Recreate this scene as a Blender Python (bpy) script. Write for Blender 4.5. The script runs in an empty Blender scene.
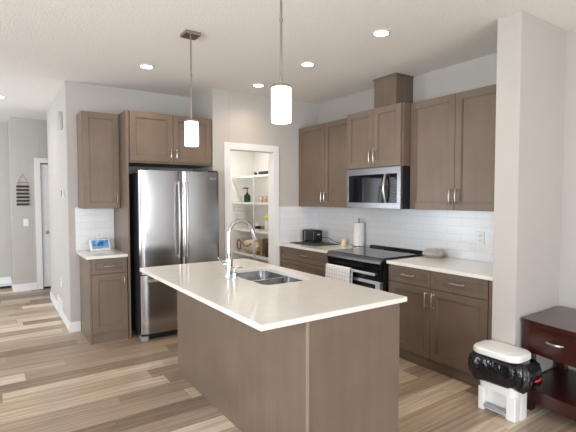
import bpy, bmesh, math, random
from mathutils import Vector, Matrix
random.seed(7)
S = bpy.context.scene
COL = S.collection

# ------------------------------------------------------------------ camera
F_PX, YAW, PITCH, CAM_H = 429.9, 0.602, 0.042, 1.504
cd = bpy.data.cameras.new('camera'); cam = bpy.data.objects.new('camera', cd); COL.objects.link(cam)
cd.sensor_width = 36.0; cd.lens = F_PX / 576 * 36.0; cd.clip_start = 0.05
cam.location = (0, 0, CAM_H); cam.rotation_euler = (math.pi/2 - PITCH, 0.001, -YAW)
S.camera = cam

# ------------------------------------------------------------------ colour management
S.view_settings.view_transform = 'Standard'; S.view_settings.look = 'None'
S.view_settings.gamma = 1.0; S.view_settings.use_curve_mapping = False
S.view_settings.exposure = 0.80

# ------------------------------------------------------------------ world
W = bpy.data.worlds.new('sky'); S.world = W; W.use_nodes = True
bg = W.node_tree.nodes['Background']; bg.inputs[0].default_value = (0.80, 0.88, 1.0, 1); bg.inputs[1].default_value = 1.0

# ------------------------------------------------------------------ daylight through the windows
def area(name, loc, rot, sx, sy, power, col):
    l = bpy.data.lights.new(name, 'AREA'); l.shape = 'RECTANGLE'; l.size = sx; l.size_y = sy
    l.energy = power; l.color = col
    o = bpy.data.objects.new(name, l); COL.objects.link(o); o.location = loc; o.rotation_euler = rot
    return o
H = math.pi/2
area('daylight_rear', (0.5, -4.78, 1.15), (H-0.08, 0, 0), 3.4, 2.1, 145, (0.92, 0.96, 1.0))
area('daylight_side_far', (3.90, -2.8, 1.2), (H, 0, H), 0.6, 2.0, 9, (0.90, 0.95, 1.0))
area('daylight_side_near', (3.90, -1.55, 1.2), (H, 0, H), 0.4, 2.0, 6, (0.90, 0.95, 1.0))
area('daylight_entry', (-2.68, 6.6, 1.4), (H+0.2, 0, -H), 1.5, 2.0, 58, (0.86, 0.94, 1.0))
area('daylight_living', (-2.68, 1.0, 1.4), (H+0.30, 0, -H), 2.4, 1.8, 95, (0.91, 0.96, 1.0))

# ================================================================== materials
def newmat(name):
    m = bpy.data.materials.new(name); m.use_nodes = True
    nt = m.node_tree; b = nt.nodes['Principled BSDF']
    return m, nt, b
def plain(name, col, rough=0.5, metal=0.0, spec=0.5, coat=0.0, noise=0.0, nscale=30, bump=0.0, trans=0.0, ior=1.45):
    m, nt, b = newmat(name)
    b.inputs['Base Color'].default_value = (*col, 1); b.inputs['Roughness'].default_value = rough
    b.inputs['Metallic'].default_value = metal; b.inputs['Specular IOR Level'].default_value = spec
    b.inputs['Coat Weight'].default_value = coat; b.inputs['Transmission Weight'].default_value = trans
    b.inputs['IOR'].default_value = ior
    tc = nt.nodes.new('ShaderNodeTexCoord'); n = nt.nodes.new('ShaderNodeTexNoise')
    n.inputs['Scale'].default_value = nscale; n.inputs['Detail'].default_value = 4
    nt.links.new(tc.outputs['Object'], n.inputs['Vector'])
    if noise:
        r = nt.nodes.new('ShaderNodeValToRGB')
        r.color_ramp.elements[0].position = 0.3; r.color_ramp.elements[1].position = 0.7
        r.color_ramp.elements[0].color = (*[c*(1-noise) for c in col], 1)
        r.color_ramp.elements[1].color = (*[min(1, c*(1+noise)) for c in col], 1)
        nt.links.new(n.outputs['Fac'], r.inputs['Fac']); nt.links.new(r.outputs['Color'], b.inputs['Base Color'])
    if bump:
        bp = nt.nodes.new('ShaderNodeBump'); bp.inputs['Strength'].default_value = bump; bp.inputs['Distance'].default_value = 0.01
        nt.links.new(n.outputs['Fac'], bp.inputs['Height']); nt.links.new(bp.outputs['Normal'], b.inputs['Normal'])
    return m
def wood(name, dark, light, scale, rough=0.4, coat=0.15, spec=0.4):
    m, nt, b = newmat(name)
    tc = nt.nodes.new('ShaderNodeTexCoord'); mp = nt.nodes.new('ShaderNodeMapping'); mp.inputs['Scale'].default_value = scale
    n = nt.nodes.new('ShaderNodeTexNoise'); n.inputs['Scale'].default_value = 1.0; n.inputs['Detail'].default_value = 6; n.inputs['Roughness'].default_value = 0.6
    n2 = nt.nodes.new('ShaderNodeTexNoise'); n2.inputs['Scale'].default_value = 3.0; n2.inputs['Detail'].default_value = 3
    mx = nt.nodes.new('ShaderNodeMath'); mx.operation = 'MULTIPLY_ADD'; mx.inputs[1].default_value = 0.35
    ml = nt.nodes.new('ShaderNodeMath'); ml.operation = 'MULTIPLY'; ml.inputs[1].default_value = 0.65
    r = nt.nodes.new('ShaderNodeValToRGB')
    r.color_ramp.elements[0].position = 0.34; r.color_ramp.elements[1].position = 0.66
    r.color_ramp.elements[0].color = (*dark, 1); r.color_ramp.elements[1].color = (*light, 1)
    L = nt.links.new
    L(tc.outputs['Object'], mp.inputs['Vector']); L(mp.outputs['Vector'], n.inputs['Vector']); L(tc.outputs['Object'], n2.inputs['Vector'])
    L(n2.outputs['Fac'], ml.inputs[0]); L(n.outputs['Fac'], mx.inputs[0]); L(ml.outputs[0], mx.inputs[2])
    L(mx.outputs[0], r.inputs['Fac']); L(r.outputs['Color'], b.inputs['Base Color'])
    b.inputs['Roughness'].default_value = rough; b.inputs['Coat Weight'].default_value = coat; b.inputs['Coat Roughness'].default_value = 0.3
    b.inputs['Specular IOR Level'].default_value = spec
    return m
def tile(name, axis):
    m, nt, b = newmat(name); L = nt.links.new
    tc = nt.nodes.new('ShaderNodeTexCoord'); sp = nt.nodes.new('ShaderNodeSeparateXYZ'); cb = nt.nodes.new('ShaderNodeCombineXYZ')
    L(tc.outputs['Object'], sp.inputs[0]); L(sp.outputs['Y' if axis == 'x' else 'X'], cb.inputs[0]); L(sp.outputs['Z'], cb.inputs[1])
    br = nt.nodes.new('ShaderNodeTexBrick'); br.inputs['Scale'].default_value = 1.0
    br.inputs['Brick Width'].default_value = 0.30; br.inputs['Row Height'].default_value = 0.0795; br.inputs['Mortar Size'].default_value = 0.0016
    br.inputs['Mortar Smooth'].default_value = 0.3
    br.inputs['Color1'].default_value = (0.74, 0.745, 0.76, 1); br.inputs['Color2'].default_value = (0.77, 0.775, 0.79, 1); br.inputs['Mortar'].default_value = (0.60, 0.60, 0.60, 1)
    L(cb.outputs[0], br.inputs['Vector']); L(br.outputs['Color'], b.inputs['Base Color'])
    bp = nt.nodes.new('ShaderNodeBump'); bp.inputs['Strength'].default_value = 0.35; bp.inputs['Distance'].default_value = 0.004; bp.invert = True
    n = nt.nodes.new('ShaderNodeTexNoise'); n.inputs['Scale'].default_value = 9
    ad = nt.nodes.new('ShaderNodeMath'); ad.operation = 'MULTIPLY_ADD'; ad.inputs[1].default_value = 0.25
    L(cb.outputs[0], n.inputs['Vector']); L(n.outputs['Fac'], ad.inputs[0]); L(br.outputs['Fac'], ad.inputs[2])
    L(ad.outputs[0], bp.inputs['Height']); L(bp.outputs['Normal'], b.inputs['Normal'])
    b.inputs['Roughness'].default_value = 0.2
    return m
def plank_floor():
    m, nt, b = newmat('vinyl_plank'); L = nt.links.new; N = nt.nodes.new
    def math_(op, a=None, c=None, av=None, cv=None):
        x = N('ShaderNodeMath'); x.operation = op
        if a is not None: L(a, x.inputs[0])
        elif av is not None: x.inputs[0].default_value = av
        if c is not None: L(c, x.inputs[1])
        elif cv is not None: x.inputs[1].default_value = cv
        return x.outputs[0]
    tc = N('ShaderNodeTexCoord'); sp = N('ShaderNodeSeparateXYZ'); L(tc.outputs['Object'], sp.inputs[0])
    X, Y = sp.outputs['X'], sp.outputs['Y']
    PW, PL = 0.18, 1.22
    ry = math_('DIVIDE', Y, cv=PW); row = math_('FLOOR', ry); fy = math_('FRACT', ry)
    wn = N('ShaderNodeTexWhiteNoise'); wn.noise_dimensions = '1D'; L(row, wn.inputs['W'])
    xs = math_('ADD', math_('DIVIDE', X, cv=PL), wn.outputs['Value']); colx = math_('FLOOR', xs); fx = math_('FRACT', xs)
    cb = N('ShaderNodeCombineXYZ'); L(row, cb.inputs[0]); L(colx, cb.inputs[1])
    w2 = N('ShaderNodeTexWhiteNoise'); w2.noise_dimensions = '3D'; L(cb.outputs[0], w2.inputs['Vector'])
    # grain: stretched along x, shifted for every plank
    cg = N('ShaderNodeCombineXYZ'); L(math_('MULTIPLY', X, cv=1.3), cg.inputs[0])
    L(math_('MULTIPLY', Y, cv=42.0), cg.inputs[1]); L(math_('MULTIPLY', w2.outputs['Value'], cv=57.0), cg.inputs[2])
    g = N('ShaderNodeTexNoise'); g.inputs['Scale'].default_value = 1.0; g.inputs['Detail'].default_value = 7; g.inputs['Roughness'].default_value = 0.62
    g.inputs['Distortion'].default_value = 0.4
    L(cg.outputs[0], g.inputs['Vector'])
    mixv = math_('ADD', math_('MULTIPLY', math_('POWER', w2.outputs['Value'], cv=1.35), cv=0.80), math_('MULTIPLY', math_('SUBTRACT', g.outputs['Fac'], cv=0.5), cv=1.25))
    mixv = math_('ADD', mixv, cv=0.11)
    r = N('ShaderNodeValToRGB'); cr = r.color_ramp
    cr.elements[0].position = 0.05; cr.elements[0].color = (0.21, 0.148, 0.106, 1)
    cr.elements[1].position = 0.95; cr.elements[1].color = (0.76, 0.645, 0.51, 1)
    e = cr.elements.new(0.35); e.color = (0.36, 0.27, 0.198, 1)
    e = cr.elements.new(0.6); e.color = (0.475, 0.37, 0.275, 1)
    L(mixv, r.inputs['Fac'])
    # seams
    ey = math_('MINIMUM', fy, math_('SUBTRACT', av=1.0, c=fy)); sy = math_('LESS_THAN', ey, cv=0.010)
    ex = math_('MINIMUM', fx, math_('SUBTRACT', av=1.0, c=fx)); sx = math_('LESS_THAN', ex, cv=0.0013)
    seam = math_('MAXIMUM', sy, sx)
    mx = N('ShaderNodeMixRGB'); mx.blend_type = 'MULTIPLY'; mx.inputs['Color2'].default_value = (0.80, 0.77, 0.74, 1)
    L(seam, mx.inputs['Fac']); L(r.outputs['Color'], mx.inputs['Color1']); L(mx.outputs['Color'], b.inputs['Base Color'])
    bp = N('ShaderNodeBump'); bp.inputs['Strength'].default_value = 0.06; bp.inputs['Distance'].default_value = 0.003
    L(g.outputs['Fac'], bp.inputs['Height']); L(bp.outputs['Normal'], b.inputs['Normal'])
    b.inputs['Roughness'].default_value = 0.36; b.inputs['Specular IOR Level'].default_value = 0.4
    return m
def quartz():
    m, nt, b = newmat('white_quartz'); L = nt.links.new; N = nt.nodes.new
    tc = N('ShaderNodeTexCoord'); v = N('ShaderNodeTexVoronoi'); v.inputs['Scale'].default_value = 160
    n = N('ShaderNodeTexNoise'); n.inputs['Scale'].default_value = 14; n.inputs['Detail'].default_value = 5
    L(tc.outputs['Object'], v.inputs['Vector']); L(tc.outputs['Object'], n.inputs['Vector'])
    r = N('ShaderNodeValToRGB'); r.color_ramp.elements[0].position = 0.05; r.color_ramp.elements[1].position = 0.4
    r.color_ramp.elements[0].color = (0.70, 0.675, 0.62, 1); r.color_ramp.elements[1].color = (0.86, 0.84, 0.79, 1)
    L(v.outputs['Distance'], r.inputs['Fac'])
    mx = N('ShaderNodeMixRGB'); mx.blend_type = 'MULTIPLY'; mx.inputs['Fac'].default_value = 0.12
    L(r.outputs['Color'], mx.inputs['Color1']); L(n.outputs['Fac'], mx.inputs['Color2']); L(mx.outputs['Color'], b.inputs['Base Color'])
    b.inputs['Roughness'].default_value = 0.09
    return m
def steel(name, col=(0.45, 0.45, 0.46), rough=0.20, aniso=0.7):
    m, nt, b = newmat(name); L = nt.links.new; N = nt.nodes.new
    b.inputs['Base Color'].default_value = (*col, 1); b.inputs['Metallic'].default_value = 1; b.inputs['Roughness'].default_value = rough
    b.inputs['Anisotropic'].default_value = aniso
    t = N('ShaderNodeTangent'); t.direction_type = 'RADIAL'; t.axis = 'Z'; L(t.outputs[0], b.inputs['Tangent'])
    tc = N('ShaderNodeTexCoord'); mp = N('ShaderNodeMapping'); mp.inputs['Scale'].default_value = (2, 2, 500)
    n = N('ShaderNodeTexNoise'); n.inputs['Scale'].default_value = 1; n.inputs['Detail'].default_value = 2
    L(tc.outputs['Object'], mp.inputs['Vector']); L(mp.outputs[0], n.inputs['Vector'])
    mr = N('ShaderNodeMapRange'); mr.inputs['To Min'].default_value = rough-0.04; mr.inputs['To Max'].default_value = rough+0.05
    L(n.outputs['Fac'], mr.inputs['Value']); L(mr.outputs[0], b.inputs['Roughness'])
    return m
def glow(name, col, strength, base=(0.9, 0.9, 0.9)):
    m, nt, b = newmat(name)
    b.inputs['Base Color'].default_value = (*base, 1); b.inputs['Emission Color'].default_value = (*col, 1)
    b.inputs['Emission Strength'].default_value = strength; b.inputs['Roughness'].default_value = 0.3
    return m
def towel_mat():
    m, nt, b = newmat('checked_towel'); L = nt.links.new; N = nt.nodes.new
    tc = N('ShaderNodeTexCoord'); sp = N('ShaderNodeSeparateXYZ'); cb = N('ShaderNodeCombineXYZ')
    L(tc.outputs['Object'], sp.inputs[0]); L(sp.outputs['Y'], cb.inputs[0]); L(sp.outputs['Z'], cb.inputs[1])
    br = N('ShaderNodeTexBrick'); br.offset = 0; br.inputs['Scale'].default_value = 1
    br.inputs['Brick Width'].default_value = 0.040; br.inputs['Row Height'].default_value = 0.040; br.inputs['Mortar Size'].default_value = 0.0022
    br.inputs['Color1'].default_value = (0.82, 0.81, 0.79, 1); br.inputs['Color2'].default_value = (0.80, 0.79, 0.77, 1); br.inputs['Mortar'].default_value = (0.50, 0.50, 0.51, 1)
    L(cb.outputs[0], br.inputs['Vector']); L(br.outputs['Color'], b.inputs['Base Color']); b.inputs['Roughness'].default_value = 0.95
    return m
def screen_mat():
    m, nt, b = newmat('lit_screen'); L = nt.links.new; N = nt.nodes.new
    tc = N('ShaderNodeTexCoord'); n = N('ShaderNodeTexNoise'); n.inputs['Scale'].default_value = 16; n.inputs['Detail'].default_value = 3
    L(tc.outputs['Object'], n.inputs['Vector'])
    r = N('ShaderNodeValToRGB'); r.color_ramp.elements[0].position = 0.4; r.color_ramp.elements[1].position = 0.68
    r.color_ramp.elements[0].color = (0.015, 0.08, 0.22, 1); r.color_ramp.elements[1].color = (0.25, 0.55, 0.85, 1)
    L(n.outputs['Fac'], r.inputs['Fac']); L(r.outputs['Color'], b.inputs['Emission Color']); b.inputs['Emission Strength'].default_value = 0.7
    b.inputs['Base Color'].default_value = (0.02, 0.03, 0.05, 1); b.inputs['Roughness'].default_value = 0.1
    return m

M = {}
M['wall'] = plain('warm_grey_paint', (0.495, 0.468, 0.435), 0.75, noise=0.015, nscale=3, bump=0.0)
M['ceil'] = plain('knockdown_ceiling', (0.83, 0.80, 0.76), 0.9, noise=0.06, nscale=70, bump=0.35)
M['trim'] = plain('white_trim_paint', (0.78, 0.78, 0.78), 0.4)
M['white_wall'] = plain('pantry_white_paint', (0.80, 0.79, 0.76), 0.7)
M['floor'] = plank_floor()
M['wood'] = wood('taupe_stained_maple', (0.150, 0.108, 0.078), (0.190, 0.140, 0.104), (22, 22, 1.3))
M['wood_h'] = wood('taupe_stained_maple_across', (0.150, 0.108, 0.078), (0.190, 0.140, 0.104), (1.3, 1.3, 22))
M['wood_lit_edge'] = wood('taupe_banding_lit_edge', (0.25, 0.19, 0.15), (0.30, 0.235, 0.185), (22, 22, 1.3))  # banding wood, lightened to paint in an edge catching light
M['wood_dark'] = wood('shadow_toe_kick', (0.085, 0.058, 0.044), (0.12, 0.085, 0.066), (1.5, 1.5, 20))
M['cherry'] = wood('dark_cherry', (0.026, 0.005, 0.004), (0.052, 0.011, 0.008), (2.5, 2.5, 18), rough=0.20, coat=0.5)
M['quartz'] = quartz()
M['tile_x'] = tile('white_subway_tile', 'x'); M['tile_y'] = tile('white_subway_tile_return', 'y')
M['steel'] = steel('brushed_stainless'); M['steel2'] = steel('satin_stainless', (0.27, 0.27, 0.28), 0.3, 0.3)
M['sinksteel'] = steel('sink_stainless', (0.50, 0.50, 0.51), 0.22, 0.0)
M['steel3'] = steel('oven_stainless', (0.58, 0.58, 0.59), 0.32, 0.0)
M['darksteel'] = steel('dark_stainless', (0.16, 0.155, 0.15), 0.35, 0.0)
M['chrome'] = plain('polished_chrome', (0.62, 0.63, 0.65), 0.06, 1.0)
M['nickel'] = plain('brushed_nickel', (0.52, 0.49, 0.46), 0.28, 1.0)
M['bronze'] = plain('satin_nickel_dark', (0.36, 0.31, 0.27), 0.35, 1.0)
M['black'] = plain('black_plastic', (0.012, 0.012, 0.014), 0.35)
M['charcoal'] = plain('charcoal_metal', (0.035, 0.035, 0.042), 0.4)
M['blackglass'] = plain('black_glass', (0.008, 0.008, 0.010), 0.05, spec=0.5)
M['ovenglass'] = plain('dark_oven_glass', (0.006, 0.006, 0.007), 0.10, spec=0.18)
M['white_pl'] = plain('white_plastic', (0.80, 0.80, 0.78), 0.35)
M['grey_pl'] = plain('grey_plastic', (0.33, 0.33, 0.34), 0.45)
M['bag'] = plain('black_bin_bag', (0.008, 0.008, 0.010), 0.14, spec=0.7, bump=1.0, nscale=22)
M['red'] = plain('red_tape', (0.55, 0.03, 0.015), 0.4)
M['paper'] = plain('white_paper', (0.82, 0.82, 0.82), 0.95, bump=0.2, nscale=90)
M['mat'] = plain('dark_grey_mat', (0.055, 0.055, 0.06), 0.75, noise=0.2, nscale=120)
M['candle'] = plain('pale_yellow_wax', (0.86, 0.74, 0.46), 0.5)
M['glass'] = plain('clear_plastic', (0.96, 0.91, 0.87), 0.12, trans=0.80, ior=1.2)
M['pane'] = plain('window_glass', (0.95, 0.97, 0.97), 0.0, trans=1.0, ior=1.02)
M['towel'] = towel_mat(); M['screen'] = screen_mat()
M['shade'] = glow('lit_opal_glass', (1.0, 0.97, 0.92), 3.2)
M['lens'] = glow('lit_downlight_lens', (1.0, 0.96, 0.90), 14.0)
M['canvas'] = plain('cream_canvas', (0.66, 0.58, 0.44), 0.9, noise=0.1, nscale=60)
M['rust'] = plain('rust_brown_leather', (0.26, 0.075, 0.03), 0.55)
M['yellow'] = plain('yellow_lid', (0.80, 0.68, 0.04), 0.4)
M['green'] = plain('dark_green_bottle', (0.006, 0.028, 0.022), 0.15)
M['mint'] = plain('pale_green_box', (0.52, 0.70, 0.62), 0.5)
M['brown'] = plain('brown_card', (0.34, 0.22, 0.12), 0.8)
M['tan'] = plain('tan_ceramic', (0.62, 0.48, 0.30), 0.4)
M['wire'] = plain('white_coated_wire', (0.80, 0.80, 0.80), 0.35)
M['jar'] = plain('cream_jar', (0.72, 0.70, 0.62), 0.3)
M['register_gap'] = plain('dark_register_gap_shade', (0.012, 0.010, 0.010), 0.6)  # register black, also used as painted shade under the hall door
M['darkslat'] = plain('dark_stained_slat', (0.02, 0.018, 0.017), 0.5)
M['twine'] = plain('jute_twine', (0.42, 0.32, 0.20), 0.9)

# ================================================================== builders
ORG = {}
class MB:
    def __init__(s): s.bm = bmesh.new()
    def box(s, x0, x1, y0, y1, z0, z1, bev=0.0, seg=2):
        t = bmesh.new()
        bmesh.ops.create_cube(t, size=1)
        bmesh.ops.scale(t, vec=(abs(x1-x0), abs(y1-y0), abs(z1-z0)), verts=t.verts)
        bmesh.ops.translate(t, vec=((x0+x1)/2, (y0+y1)/2, (z0+z1)/2), verts=t.verts)
        if bev: bmesh.ops.bevel(t, geom=t.edges[:], offset=bev, segments=seg, profile=0.5, affect='EDGES', clamp_overlap=True)
        s.merge(t); return s
    def merge(s, t, mat=None):
        if mat is not None: bmesh.ops.transform(t, matrix=mat, verts=t.verts)
        me = bpy.data.meshes.new('tmp'); t.to_mesh(me); t.free(); s.bm.from_mesh(me); bpy.data.meshes.remove(me)
        return s
    def tube(s, pts, r, n=12, caps=True):
        pts = [Vector(p) for p in pts]; rs = r if isinstance(r, (list, tuple)) else [r]*len(pts)
        t = bmesh.new(); rings = []
        up = None
        for i, p in enumerate(pts):
            d = (pts[min(i+1, len(pts)-1)] - pts[max(i-1, 0)]).normalized()
            if up is None:
                up = Vector((0, 0, 1)) if abs(d.z) < 0.9 else Vector((1, 0, 0))
            a = d.cross(up); a.normalize(); up = a.cross(d).normalized()
            rings.append([t.verts.new(p + (a*math.cos(2*math.pi*k/n) + up*math.sin(2*math.pi*k/n))*rs[i]) for k in range(n)])
        for A, B in zip(rings, rings[1:]):
            for k in range(n): t.faces.new((A[k], A[(k+1) % n], B[(k+1) % n], B[k]))
        if caps: t.faces.new(rings[0][::-1]); t.faces.new(rings[-1])
        bmesh.ops.recalc_face_normals(t, faces=t.faces[:])
        return s.merge(t)
    def lathe(s, prof, c, n=32):
        t = bmesh.new(); rings = []
        for r, z in prof:
            if r < 1e-6: rings.append([t.verts.new((c[0], c[1], z))])
            else: rings.append([t.verts.new((c[0]+r*math.cos(2*math.pi*k/n), c[1]+r*math.sin(2*math.pi*k/n), z)) for k in range(n)])
        for A, B in zip(rings, rings[1:]):
            for k in range(n):
                k2 = (k+1) % n
                if len(A) == 1 and len(B) == 1: continue
                if len(A) == 1: t.faces.new((A[0], B[k2], B[k]))
                elif len(B) == 1: t.faces.new((A[k], A[k2], B[0]))
                else: t.faces.new((A[k], A[k2], B[k2], B[k]))
        bmesh.ops.recalc_face_normals(t, faces=t.faces[:])
        return s.merge(t)
    def prism(s, poly, a0, a1, axis='z', bev=0.0):
        """poly is a 2D outline; axis is the direction of extrusion"""
        t = bmesh.new()
        def P(u, v, w): return {'z': (u, v, w), 'x': (w, u, v), 'y': (u, w, v)}[axis]
        A = [t.verts.new(P(u, v, a0)) for u, v in poly]; B = [t.verts.new(P(u, v, a1)) for u, v in poly]
        n = len(poly)
        t.faces.new(A); t.faces.new(B[::-1])
        for k in range(n): t.faces.new((A[k], B[k], B[(k+1) % n], A[(k+1) % n]))
        bmesh.ops.recalc_face_normals(t, faces=t.faces[:])
        if bev:
            bmesh.ops.bevel(t, geom=[e for e in t.edges if e.calc_face_angle(0) > 0.6], offset=bev, segments=2, profile=0.5, affect='EDGES', clamp_overlap=True)
        return s.merge(t)
    def loft(s, loops, cap0=True, cap1=True):
        t = bmesh.new(); R = [[t.verts.new(p) for p in l] for l in loops]; n = len(R[0])
        for A, B in zip(R, R[1:]):
            for k in range(n): t.faces.new((A[k], A[(k+1) % n], B[(k+1) % n], B[k]))
        if cap0: t.faces.new(R[0][::-1])
        if cap1: t.faces.new(R[-1])
        bmesh.ops.recalc_face_normals(t, faces=t.faces[:])
        return s.merge(t)
    def build(s, name, mat, parent=None, ang=35):
        bm = s.bm
        if parent is not None: o0 = ORG[parent.name]
        else:
            xs = [v.co for v in bm.verts]
            o0 = Vector(((min(v.x for v in xs)+max(v.x for v in xs))/2, (min(v.y for v in xs)+max(v.y for v in xs))/2, min(v.z for v in xs)))
        bmesh.ops.translate(bm, vec=-o0, verts=bm.verts)
        me = bpy.data.meshes.new(name); bm.to_mesh(me); bm.free()
        me.materials.append(mat)
        me.polygons.foreach_set('use_smooth', [True]*len(me.polygons)); me.set_sharp_from_angle(angle=math.radians(ang))
        o = bpy.data.objects.new(name, me); COL.objects.link(o)
        if ang == 35:
            wn = o.modifiers.new('weighted_normals', 'WEIGHTED_NORMAL'); wn.weight = 100; wn.keep_sharp = True
        if parent is not None: o.parent = parent
        else: o.location = o0
        ORG[o.name] = o0
        return o
def thing(name, label, cat, loc, group=None):
    o = bpy.data.objects.new(name, None); COL.objects.link(o); o.location = loc; o.empty_display_size = 0.05
    o['label'] = label; o['category'] = cat
    if group: o['group'] = group
    ORG[o.name] = Vector(loc)
    return o
def tag(o, label, cat, group=None):
    o['label'] = label; o['category'] = cat
    if group: o['group'] = group
    return o
def struct(name, mb, mat, parent=None):
    o = mb.build(name, mat, parent)
    if parent is None: o['kind'] = 'structure'
    return o
def copy_tree(src, delta, label, group=None):
    r = src.copy(); COL.objects.link(r); r.location = Vector(src.location) + Vector(delta)
    r['label'] = label
    if group: r['group'] = group
    ORG[r.name] = Vector(r.location)
    for ch in list(src.children):
        c = ch.copy(); COL.objects.link(c); c.parent = r
        for g in ch.children:
            d = g.copy(); COL.objects.link(d); d.parent = c
    return r
def rrect(x0, x1, y0, y1, r, n=6):
    out = []
    for cx, cy, a in ((x1-r, y1-r, 0), (x0+r, y1-r, 90), (x0+r, y0+r, 180), (x1-r, y0+r, 270)):
        for k in range(n+1):
            t = math.radians(a + 90*k/n); out.append((cx+r*math.cos(t), cy+r*math.sin(t)))
    return out
# boxes on a cabinet front: face 'x' looks to -x (u = y), face 'y' looks to -y (u = x), w counts outwards
def fbox(mb, face, pl, u0, u1, v0, v1, w0, w1, bev=0.0):
    if face == 'x': mb.box(pl-w1, pl-w0, u0, u1, v0, v1, bev)
    else: mb.box(u0, u1, pl-w1, pl-w0, v0, v1, bev)
def fpt(face, pl, u, v, w): return (pl-w, u, v) if face == 'x' else (u, pl-w, v)
def shaker(name, parent, face, pl, u0, u1, v0, v1, rail=0.062, t=0.020, mat=None):
    mb = MB(); b = 0.0022
    fbox(mb, face, pl, u0+0.01, u1-0.01, v0+0.01, v1-0.01, 0.0, t*0.40)
    fbox(mb, face, pl, u0, u0+rail, v0, v1, 0, t, b); fbox(mb, face, pl, u1-rail, u1, v0, v1, 0, t, b)
    fbox(mb, face, pl, u0+rail-0.001, u1-rail+0.001, v0, v0+rail, 0, t, b); fbox(mb, face, pl, u0+rail-0.001, u1-rail+0.001, v1-rail, v1, 0, t, b)
    q = 0.009; i0, i1, j0, j1 = u0+rail-0.001, u1-rail+0.001, v0+rail-0.001, v1-rail+0.001
    fbox(mb, face, pl, i0, i0+q, j0, j1, 0.002, t*0.72, b); fbox(mb, face, pl, i1-q, i1, j0, j1, 0.002, t*0.72, b)
    fbox(mb, face, pl, i0+q, i1-q, j0, j0+q, 0.002, t*0.72, b); fbox(mb, face, pl, i0+q, i1-q, j1-q, j1, 0.002, t*0.72, b)
    return mb.build(name, mat or M['wood'], parent)
def pull(parent, face, pl, u, v, L=0.128, vertical=True, name='handle'):
    mb = MB(); r = 0.0055
    def P(s, w): return fpt(face, pl, u, v+s, w) if vertical else fpt(face, pl, u+s, v, w)
    h = L/2
    pts = [P(-h, 0.024), P(-h*0.8, 0.030), P(-h*0.4, 0.033), P(0, 0.034), P(h*0.4, 0.033), P(h*0.8, 0.030), P(h, 0.024)]
    mb.tube(pts, [0.004, 0.0055, 0.006, 0.006, 0.006, 0.0055, 0.004], 10)
    for s in (-h*0.76, h*0.76):
        mb.tube([P(s, -0.0005), P(s, 0.003), P(s, 0.006), P(s, 0.031)], [0.009, 0.008, 0.005, 0.0045], 10)
    return mb.build(name, M['nickel'], parent)

# ================================================================== setting
CH = 2.79                                   # ceiling height
XR, YF, YP, XH = 3.723, 5.305, 4.678, 0.689
struct('floor', MB().box(-2.6, 3.9, -4.7, 8.95, -0.06, 0.0), M['floor'])
struct('ceiling', MB().box(-2.6, 3.9, -4.7, 8.95, CH, CH+0.08), M['ceil'])
struct('wall_range', MB().box(XR, XR+0.12, 1.745, 6.57, 0, CH), M['wall'])
struct('wall_partition', MB().box(3.032, XR+0.12, 1.571, 1.745, 0, CH, 0.004), M['wall'])
struct('wall_fridge', MB().box(XH+0.12, 2.148, YF, YF+0.12, 0, CH), M['wall'])
struct('wall_hall', MB().box(XH, XH+0.12, YF, 7.26, 0, CH), M['wall'])
struct('wall_hall_return', MB().box(XH+0.12, 2.26, 7.14, 7.26, 0, CH), M['wall'])
# pantry front wall with its doorway
DX0, DX1, DZ = 2.368, 2.982, 2.088
wp = MB(); wp.box(2.146, DX0-0.012, YP, YP+0.115, 0, CH, 0.003); wp.box(DX1+0.012, XR, YP, YP+0.115, 0, CH); wp.box(DX0-0.012, DX1+0.012, YP, YP+0.115, DZ+0.012, CH)
struct('wall_pantry', wp, M['wall'])
struct('wall_pantry_side', MB().box(2.146, 2.26, YP+0.115, 7.14, 0, CH), M['wall'])
pw = MB(); pw.box(2.26, XR, 6.45, 6.57, 0, CH); pw.box(2.26, 2.268, YP+0.115, 6.45, 0, CH); pw.box(XR-0.008, XR, YP+0.115, 6.45, 0, CH)
struct('wall_pantry_inside', pw, M['white_wall'])
# right wall, with an unseen window split in two slots to streak the fridge
wr = MB(); X0, X1 = 3.691, 3.82
wr.box(X0, X1, -1.3, 1.571, 0, CH); wr.box(X0, X1, -4.6, -3.15, 0, CH); wr.box(X0, X1, -2.45, -1.8, 0, CH)
for a_, c_ in ((-3.15, -2.45), (-1.8, -1.3)): wr.box(X0, X1, a_, c_, 2.2, CH); wr.box(X0, X1, a_, c_, 0, 0.1)
struct('wall_right', wr, M['wall'])
wb = MB(); wb.box(-2.5, -1.2, -4.72, -4.6, 0, CH); wb.box(2.2, 3.82, -4.72, -4.6, 0, CH); wb.box(-1.2, 2.2, -4.72, -4.6, 0, 0.1); wb.box(-1.2, 2.2, -4.72, -4.6, 2.2, CH)
struct('wall_rear', wb, M['wall'])
wl = MB()
for a, c in ((-4.72, -0.2), (2.2, 5.85), (7.35, 8.95)): wl.box(-2.6, -2.5, a, c, 0, CH)
wl.box(-2.6, -2.5, -0.2, 2.2, 0, 0.5); wl.box(-2.6, -2.5, -0.2, 2.2, 2.3, CH); wl.box(-2.6, -2.5, 5.85, 7.35, 0, 0.4); wl.box(-2.6, -2.5, 5.85, 7.35, 2.4, CH)
struct('wall_left', wl, M['wall'])
def window(name, axis, pos, a0, a1, z0, z1, mull):
    fr = MB(); t = 0.05
    def B(mb, u0, u1, v0, v1, d=0.03):
        if axis == 'y': mb.box(u0, u1, pos-d, pos+d, v0, v1)
        else: mb.box(pos-d, pos+d, u0, u1, v0, v1)
    B(fr, a0, a0+t, z0, z1); B(fr, a1-t, a1, z0, z1); B(fr, a0+t, a1-t, z0, z0+t); B(fr, a0+t, a1-t, z1-t, z1)
    for k in range(1, mull): u = a0+(a1-a0)*k/mull; B(fr, u-0.03, u+0.03, z0+t, z1-t)
    return struct(name, fr, M['trim'])
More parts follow.
